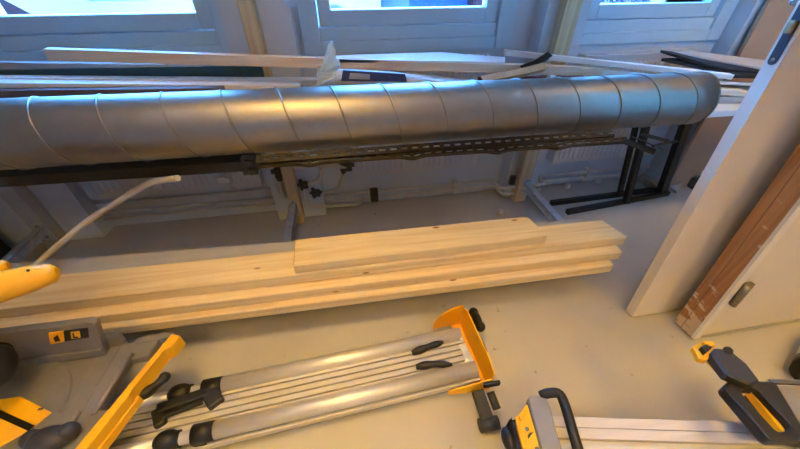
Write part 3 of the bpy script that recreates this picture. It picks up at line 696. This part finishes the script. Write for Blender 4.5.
bp.prism([p+V((0,0,-.045)) for p in [V((-.84,.72,ZT)), V((-.90,.42,ZT)), V((-1.25,.42,ZT)), V((-1.36,.72,ZT))]], (0,0,-.032), .003)
base = bp.build('base', 'cast', ms)
# slot rim
rim = MB().tube(fillet([inn[0].lerp(inn[1],.16)+V((0,0,.002)), inn[0].lerp(inn[1],.74)+V((0,0,.002))], .01), .007, 8); rim.build('handle_rim', 'cast', base)
yg = MB(); E0, E1 = Z(175,335,ZT), Z(82,449,ZT); dirE = (E1-E0).normalized(); nE = V((-dirE.y, dirE.x, 0)); nE = nE if nE.x > 0 else -nE
L3 = (E1-E0).length
def EP(t_, o_, z_): p = E0+dirE*(t_*L3)+nE*o_; p.z = z_; return p
yg.prism([EP(0,-.012,ZT+.004), EP(0,.022,ZT+.004), EP(.13,.022,ZT+.004), EP(.17,.006,ZT+.004), EP(.55,.006,ZT+.004), EP(.6,.012,ZT+.004), EP(1.15,.014,ZT+.004), EP(1.15,-.016,ZT+.004)], (0,0,-.05), .002)
yg.prism([EP(.55,.0,ZT-.03), EP(.55,.016,ZT-.03), EP(1.15,.02,ZT-.03), EP(1.15,0,ZT-.03)], (0,0,-.03), .002)
yg.build('side_grip', 'yellow', ms)
lk = MB(); lk.tube(bez([EP(.30,.03,ZT-.045), EP(.36,.03,ZT-.05), EP(.46,.018,ZT-.05), EP(.55,.0,ZT-.05)], 4), [.008,.013,.016,.016,.015,.013,.012,.013,.016,.017,.017,.015,.01], 12); lk.build('clamp_lever', 'black', ms)
tip = MB()
for k in range(5): q = Z(140+7*k, 341-1.2*k, ZT); tip.box(q-V((.012,.008,.02)), q+V((.012,.012+.006*(k%2),.004)), .002)
tip.build('casting_ribs', 'cast', base)
# fence
fn = MB(); FB = .70
fz = .44; T0, T1 = Z(0,335,fz), Z(96,320,fz)
yF = (T0.y+T1.y)/2
xr1, xr0 = T1.x, Z(107,353,ZT).x
fn.prism([V((-1.30,yF,ZT)), V((xr0,yF,ZT)), V((xr0+.012,yF,ZT+.05)), V((xr1-.004,yF,fz-.01)), V((xr1-.016,yF,fz)), V((-1.30,yF,fz))], (0,.022,0), .003)
fn.box((-1.30,yF-.008,ZT), (xr0+.004,yF,ZT+.034), .003)
fn.box((xr0-.03,yF+.022,ZT-.002), (xr0+.035,yF+.05,ZT+.045), .004)
fe = fn.build('fence', 'cast', ms)
def ff(x, y): p = Y(x, y, yF); return V((p.x, yF, p.z))
st = [ff(49,332.5), ff(88,327.5), ff(89,337), ff(51,343.5)]
stk = MB().prism(st, (0,-.0015,0)).build('sticker', 'black', fe)
def sq(a_, b_, c_, d_, dep, nm, m, par):
    MB().prism([ff(*a_), ff(*b_), ff(*c_), ff(*d_)], (0,-dep,0)).build(nm, m, par)
sq((49,332.5),(64,330.5),(65,341),(51,343.5), .0025, 'sticker_panel', 'yellow', stk)
sq((71,331.5),(80,330.3),(81,337),(72,338.3), .0025, 'sticker_panel', 'yellow', stk)
sq((54,337),(58,334),(61,340),(56,341), .0035, 'sticker_mark', 'black', stk)
sq((73,332.5),(74.3,332.4),(75,337),(73.6,337.2), .0035, 'sticker_mark', 'black', stk)
sq((73.6,336.4),(78.5,335.7),(78.6,336.7),(73.7,337.2), .0035, 'sticker_mark', 'black', stk)
# turntable with yellow mitre scale
cT = Z(-6,418,ZT+.004); tb_ = MB(); tb_.cyl(cT+V((0,0,-.05)), cT+V((0,0,.003)), .165, 48)
tt_ = tb_.build('turntable', 'cast', ms)
sc = MB().prism([Z(0,399,ZT+.012), Z(20,396,ZT+.012), Z(51,412,ZT+.012), Z(28,430,ZT+.012), Z(0,446,ZT+.012), Z(-25,452,ZT+.012), Z(-40,420,ZT+.012)], (0,0,-.008), .002)
sp = sc.build('mitre_scale', 'yellow', tt_)
MB().bar(Z(-20,405,ZT+.014), Z(31,428,ZT+.014), .014, .004).build('scale_slot', 'black', sp)
MB().box(Z(41,409,ZT+.012)-V((.006,.003,0)), Z(41,409,ZT+.012)+V((.006,.003,.0015))).build('scale_mark', 'brown', sp)
kb = MB(); kc = Z(48,440,ZT+.02); kb.ball(kc, .045, (1.15,.75,.6)).ball(kc+V((.04,.012,0)), .024).ball(kc+V((-.045,.01,0)), .022); kb.build('mitre_lock_knob', 'rubber', ms)
MB().box(Z(66,420,ZT)-V((.035,.02,.02)), Z(66,420,ZT)+V((.03,.02,.012)), .006).build('detent_housing', 'cast', ms)
# head: motor, guard, arm, carrying handle
mo = MB(); c = Z(-16,368,.43); mo.cyl(c+V((-.2,.02,.03)), c+V((.02,0,0)), .06, 24).ball(c+V((.02,0,0)), .057, (.55,1,1)); mo.build('motor', 'black', ms)
gd = MB(); gd.cyl((-1.30,.56,.50), (-1.34,.56,.50), .15, 40); gd.build('blade_guard', 'cast', ms)
h0, h1 = Z(52,273,.60), Z(-60,303,.60)
hd = MB(); hd.tube([h0+(h0-h1).normalized()*.012, h0, h0.lerp(h1,.18), h0.lerp(h1,.5), h1], [.012,.026,.034,.040,.042], 20)
q0, q1 = Z(4,266,.625), Z(-60,280,.625); hd.tube([q0+(q0-q1).normalized()*.01, q0, q1], [.008,.017,.02], 16)
hd.build('carrying_handle', 'yellow', ms)
MB().cyl(Z(28,270.5,.64), Z(28,270.5,.645), .0035, 10).build('handle_screw', 'black', ms)
ar = MB(); ar.bar(h1, V((-1.28,.68,.46)), .06, .06, (0,0,1), .01).bar(V((-1.28,.66,.47)), V((-1.30,.80,.27)), .08, .07, (0,1,0), .01); ar.build('pivot_arm', 'cast', ms)
fo = MB()
for (x_, y_) in ((-.88,.66),(-.93,.455),(-1.30,.66),(-1.22,.455)): fo.cyl((x_,y_,.129), (x_,y_,.205), .022, 14)
build_each(fo, 'foot', 'black', ms)

# ------------------------------------------------------------------ second saw stand (bottom right)
ZB = .22
p0, p1 = Z(553,416,ZB), Z(690,420,ZB); U2 = (p1-p0); U2.z = 0; U2.normalize(); W2 = V((-U2.y, U2.x, 0))
def S2(u, v, z): q = p0+U2*u+W2*v; return V((q.x, q.y, z))
s2 = thing('saw_stand', 'aluminium saw stand with black handle at the lower right corner', 'saw stand', S2(.3,-.06,0))
bw = .135; bm2 = MB()
bm2.bar(S2(-.06,-bw/2,ZB-.04), S2(1.25,-bw/2,ZB-.04), bw, .05, (0,0,1), .003)
for (v0, v1) in ((0,.028),(.029,.056),(.070,.102),(.103,bw)):
    bm2.bar(S2(-.06,-(v0+v1)/2,ZB-.008), S2(1.25,-(v0+v1)/2,ZB-.008), v1-v0-.0005, .016, (0,0,1), .001)
bm2.build('beam', 'alu_white', s2)
for v_ in (-.022, -bw+.022):
    o = MB().cyl(S2(.0,v_,.09), S2(1.2,v_,.09), .026, 20).build('folded_leg', 'alu', s2)
for u_ in (.12, 1.05): MB().bar(S2(u_,.03,.045), S2(u_,-bw-.03,.045), .07, .09, (0,0,1), .004).bar(S2(u_,.0,.12), S2(u_,-bw,.12), .05, .13, (0,0,1), .004).build('leg_bracket', 'black', s2)
# work support: grey block, black loop, yellow side plate
zs = .285
wb = MB(); wb.prism([Z(528,398,zs), Z(531,395,zs), Z(546,396,zs), Z(548,399,zs), Z(566,462,zs), Z(545,464,zs)], (0,0,-.03), .004); wb.build('support_block', 'cast', s2)
lp_ = MB(); lp_.tube(fillet([Z(541,396,zs-.01), Z(546,393.5,zs), Z(560,392,zs), Z(566,408,zs), Z(584,470,zs)], .03), .0135, 12); lp_.build('support_loop', 'black', s2)
yp = MB(); yp.prism([Z(527,404,zs-.01), Z(517,417,zs-.03), Z(530,466,zs-.03), Z(546,466,zs-.01)], (0,0,-.008), .001).prism([Z(519,416,zs-.02), Z(527,404,zs-.0), Z(529,410,zs), Z(521,421,zs-.02)], (0,0,-.02), .001)
yp.prism([Z(517,417,zs-.03), Z(530,466,zs-.03), Z(527,466,zs-.03), Z(515,417,zs-.03)], (0,0,-.12), .001)
y_ = yp.build('side_plate', 'yellow', s2)
m = MB(); m.cyl(Z(533,438,zs-.026), Z(533,438,zs-.018), .013, 16).build('plate_hole', 'black', y_)
m = MB()
for p in ((527,429),(537,449),(528,407)): m.cyl(Z(*p,zs-.026), Z(*p,zs-.01), .0055, 8)
build_each(m, 'bolt', 'steel_dark', y_)
kb = MB(); kb.bar(Z(516,425,.22), Z(523,468,.22), .035, .05, (0,0,1), .008).ball(Z(510,440,.2), .022, (1,1.6,1)); kb.build('clamp_knob', 'black', s2)
# mounting bracket: black frame handle, yellow rail, grey plate, lever
zh = .345
outer = [(724,387),(727,381),(733,378.5),(757,380),(768,384),(806,431),(804,439),(771,441)]
inner = [(745,389),(754,387),(794,429),(776,432)]
hb = MB()
ou = [Z(*p, zh) for p in [(724,386),(732,378.5),(762,381),(810,438),(772,441)]]
OO = [(723,387),(731,379),(776,381),(808,434),(801,441),(770,441)]; II = [(741,391.5),(745,388.5),(756,388.5),(792,427),(789,431),(777,431)]
hv = []
for zz_ in (zh, zh-.034):
    hv.append(([hb.bm.verts.new(Z(*p, zh)+V((0,0,zz_-zh))) for p in OO], [hb.bm.verts.new(Z(*p, zh)+V((0,0,zz_-zh))) for p in II]))
for k in range(6):
    q_ = (k+1) % 6; (ot, it), (ob, ib) = hv
    hb.bm.faces.new((ot[k], ot[q_], it[q_], it[k])); hb.bm.faces.new((ob[k], ib[k], ib[q_], ob[q_]))
    hb.bm.faces.new((ot[k], ob[k], ob[q_], ot[q_])); hb.bm.faces.new((it[k], it[q_], ib[q_], ib[k]))
bmesh.ops.recalc_face_normals(hb.bm, faces=hb.bm.faces[:]); hb._bev(list(hb.bm.verts), .007)
hb.build('bracket_handle', 'black', s2)
yr = MB().bar(Z(748,391,zh-.03), Z(781,433,zh-.03), .011, .02, (0,0,1), .001); yr.build('locking_rail', 'yellow', s2)
gp = MB().prism([Z(774,385.5,zh-.012), Z(860,388,zh-.012), Z(860,445,zh-.012), Z(812,441,zh-.012)], (0,0,-.008), .001); gp.build('saw_plate', 'cast', s2)
MB().bar(Z(768,381.5,zh-.012), Z(850,384.5,zh-.012), .012, .012, (0,0,1), .002).build('plate_edge', 'chrome', s2)
MB().bar(Z(756,415,zh-.075), Z(845,430,zh-.075), .11, .07, (0,0,1), .006).build('bracket_body', 'black', s2)
lv = MB(); zv = .37
lv.prism([Z(711,353,zv), Z(716,347,zv), Z(729,349,zv), Z(734,352,zv), Z(744,364,zv), Z(762,381,zv), Z(752,385,zv), Z(727,374,zv)], (0,0,-.035), .006)
lv_ = lv.build('release_lever', 'rubber', s2)
MB().cyl(Z(728,350.5,zv), Z(728,350.5,zv+.008), .011, 14).build('lever_screw', 'black', lv_)
yt = MB(); yt.prism([Z(693,346,zv-.015), Z(705,341,zv-.015), Z(716,345,zv-.015), Z(708,360,zv-.015), Z(700,359,zv-.015)], (0,0,-.022), .003).prism([Z(712,358,zv-.03), Z(728,375,zv-.03), Z(724,378,zv-.03), Z(708,361,zv-.03)], (0,0,-.01), .001)
yt.prism([Z(703,341,zv), Z(713,341,zv), Z(716,345,zv), Z(709,347,zv)], (0,0,-.015), .002)
yt.build('lever_tip', 'yellow', s2)
MB().prism([Z(701,346.5,zv), Z(708,343,zv), Z(713,347,zv), Z(706,353,zv)], (0,0,-.02), .002).build('tip_insert', 'black', s2)
# grey canister beyond the stand
cn = thing('canister', 'grey cylinder with a dark end cap at the right edge beyond the stand', 'canister', Z(806,372,0))
cc = Z(816,370,.06); MB().cyl(cc, cc+V((.2,.10,0)), .058, 32).build('body', 'conduit', cn)
MB().cyl(cc-V((.035,.018,0)), cc+V((.02,.01,0)), .06, 32).ball(cc-V((.035,.018,0)), .05, (.4,1,1)).build('end_cap', 'black', cn)

# ------------------------------------------------------------------ outside
GZ = -.35
tag(MB().box((-30, WY+.33, GZ-.2), (40, 60, GZ)).build('pavement', 'pave'), kind='structure')
def vehicle(name, x, y, rz, L0, hgt, m, label, cat, w=1.9):
    r = thing(name, label, cat, (x, y, GZ), 'vehicles parked outside')
    b = MB(); R_ = Matrix.Rotation(rz, 3, 'Z')
    def T(p): return R_@V(p)+V((x, y, GZ))
    prof = [(-L0/2,.25),(L0/2,.25),(L0/2,.75),(L0/2-.1,.95),(L0*.32,1.1 if hgt > 1.7 else .98),(L0*.2,hgt),(-L0/2+.15,hgt),(-L0/2,hgt-.25)]
    b.prism([T((px_,-w/2,pz)) for px_, pz in prof], R_@V((0,w,0)), .04); b.build('body', m, r)
    wd = MB(); zz0 = 1.05 if hgt > 1.7 else .95
    for (a_, c_) in ((L0*.05, L0*.22),): wd.prism([T((a_,-w/2-.005,zz0)), T((c_+.12,-w/2-.005,zz0)), T((c_-.05,-w/2-.005,hgt-.15)), T((a_,-w/2-.005,hgt-.15))], R_@V((0,w+.01,0)))
    wd.build('window_band', 'tint', r)
    for u_ in (-L0*.31, L0*.31):
        for s_ in (-1, 1):
            o = MB().cyl(T((u_,s_*(w/2-.22),.33)), T((u_,s_*(w/2+.01),.33)), .33, 28).build('wheel', 'tyre', r)
            MB().cyl(T((u_,s_*(w/2+.008),.33)), T((u_,s_*(w/2+.02),.33)), .2, 20).build('hub_cap', 'bracket', o)
    MB().prism([T((-L0/2-.04,-w/2+.05,.3)), T((-L0/2-.04,w/2-.05,.3)), T((-L0/2+.05,w/2-.05,.3)), T((-L0/2+.05,-w/2+.05,.3))], (0,0,.22), .03).build('bumper', 'rubber', r)
    return r, T
YV = 7.0
def Xv(px_, yy=YV): return Y(px_, 3, yy).x
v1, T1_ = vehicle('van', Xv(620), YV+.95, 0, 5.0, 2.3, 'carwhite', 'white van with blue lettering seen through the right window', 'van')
cu = bpy.data.curves.new('lettering', 'FONT'); cu.body = 'INSTALLATIONSTEKNIK'; cu.size = .30; cu.extrude = .004; cu.offset = .012
to = bpy.data.objects.new('lettering_source', cu); C.objects.link(to); bpy.context.view_layer.update()
dg = bpy.context.evaluated_depsgraph_get(); me = bpy.data.meshes.new_from_object(to.evaluated_get(dg)); bpy.data.objects.remove(to)
wx = max(v.co.x for v in me.vertices); tgt = (Xv(650)-Xv(597))/wx*19/13*1.0
xl = Xv(597)-(Xv(650)-Xv(597))*6/13; zb = Y(620, 2.9, YV-.02).z
me.transform(Matrix.Translation((xl, YV-.012, zb))@Matrix.Rotation(PI/2, 4, 'X')@Matrix.Scale(tgt, 4)); me.transform(Matrix.Translation(-V(v1.location)))
lo_ = bpy.data.objects.new('lettering', me); C.objects.link(lo_); me.materials.append(M['signblue']); lo_.parent = v1; lo_['label'] = 'blue lettering INSTALLATIONSTEKNIK'
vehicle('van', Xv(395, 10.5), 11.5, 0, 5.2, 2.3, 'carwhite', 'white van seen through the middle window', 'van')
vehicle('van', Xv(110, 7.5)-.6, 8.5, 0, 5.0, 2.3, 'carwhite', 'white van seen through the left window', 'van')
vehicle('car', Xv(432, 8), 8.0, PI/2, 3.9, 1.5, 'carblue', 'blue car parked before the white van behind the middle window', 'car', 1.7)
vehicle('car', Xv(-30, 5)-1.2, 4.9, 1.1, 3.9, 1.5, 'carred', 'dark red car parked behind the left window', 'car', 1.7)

cab = thing('utility_cabinet', 'dark red utility cabinet outside at the right edge of the middle window', 'cabinet', (Xv(483, 5.6), 5.8, GZ))
c = V((Xv(483, 5.6), 5.8, GZ)); MB().box(c+V((-.13,-.15,0)), c+V((.13,.15,1.25)), .01).build('cabinet_body', 'carred', cab)
MB().box(c+V((-.16,-.18,1.25)), c+V((.16,.18,1.30)), .01).build('cabinet_lid', 'rubber', cab)
MB().box(c+V((-.10,-.16,.15)), c+V((.10,-.15,1.18)), .004).build('cabinet_door', 'carred', cab)
# ------------------------------------------------------------------ light
wd_ = bpy.data.worlds.new('sky'); bpy.context.scene.world = wd_; wd_.use_nodes = True
nt = wd_.node_tree; bg = nt.nodes['Background']; bg.inputs['Color'].default_value = (.13,.43,1,1); bg.inputs['Strength'].default_value = 54
def area(name, loc, size, power, col, rot=(0,0,0), sy=None):
    l = bpy.data.lights.new(name, 'AREA'); l.energy = power; l.color = col; l.size = size
    if sy: l.shape = 'RECTANGLE'; l.size_y = sy
    o = bpy.data.objects.new(name, l); C.objects.link(o); o.location = loc; o.rotation_euler = rot; return o
WARM = (1, .61, .15)
def spread(o, deg): o.data.spread = math.radians(deg)
spread(area('ceiling_lamp', (-.25, .50, 2.66), .5, 9.5, WARM, sy=.5), 80)
spread(area('ceiling_lamp', (-.2, -1.0, 2.66), .6, 30, WARM, sy=.6), 112)
spread(area('ceiling_lamp', (1.7, -.9, 2.66), .45, 22, WARM, sy=.45), 100)
spread(area('ceiling_lamp', (2.2, .75, 2.66), .45, 12, WARM, sy=.45), 85)
spread(area('ceiling_lamp', (-2.4, -1.4, 2.66), .45, 12, WARM, sy=.45), 100)
def fill_light(loc, p, r=.14):  # unseen point lamps added to warm the ceiling that the duct reflects
    l = bpy.data.lights.new('warm_fill', 'POINT'); l.energy = p; l.color = WARM; l.shadow_soft_size = r
    o = bpy.data.objects.new('warm_fill', l); C.objects.link(o); o.location = loc
fill_light((1.6, -2.5, 2.3), 8); fill_light((-1.6, -2.6, 2.3), 4)
sun = bpy.data.lights.new('sun', 'SUN'); sun.energy = 150; sun.color = (.40, .68, 1); sun.angle = .02
so = bpy.data.objects.new('sun', sun); C.objects.link(so); so.rotation_euler = (math.radians(14), 0, math.radians(-20))
sc_ = bpy.context.scene
sc_.view_settings.view_transform = 'Standard'; sc_.view_settings.look = 'None'; sc_.view_settings.gamma = 1; sc_.view_settings.exposure = 0
sc_.view_settings.use_curve_mapping = False
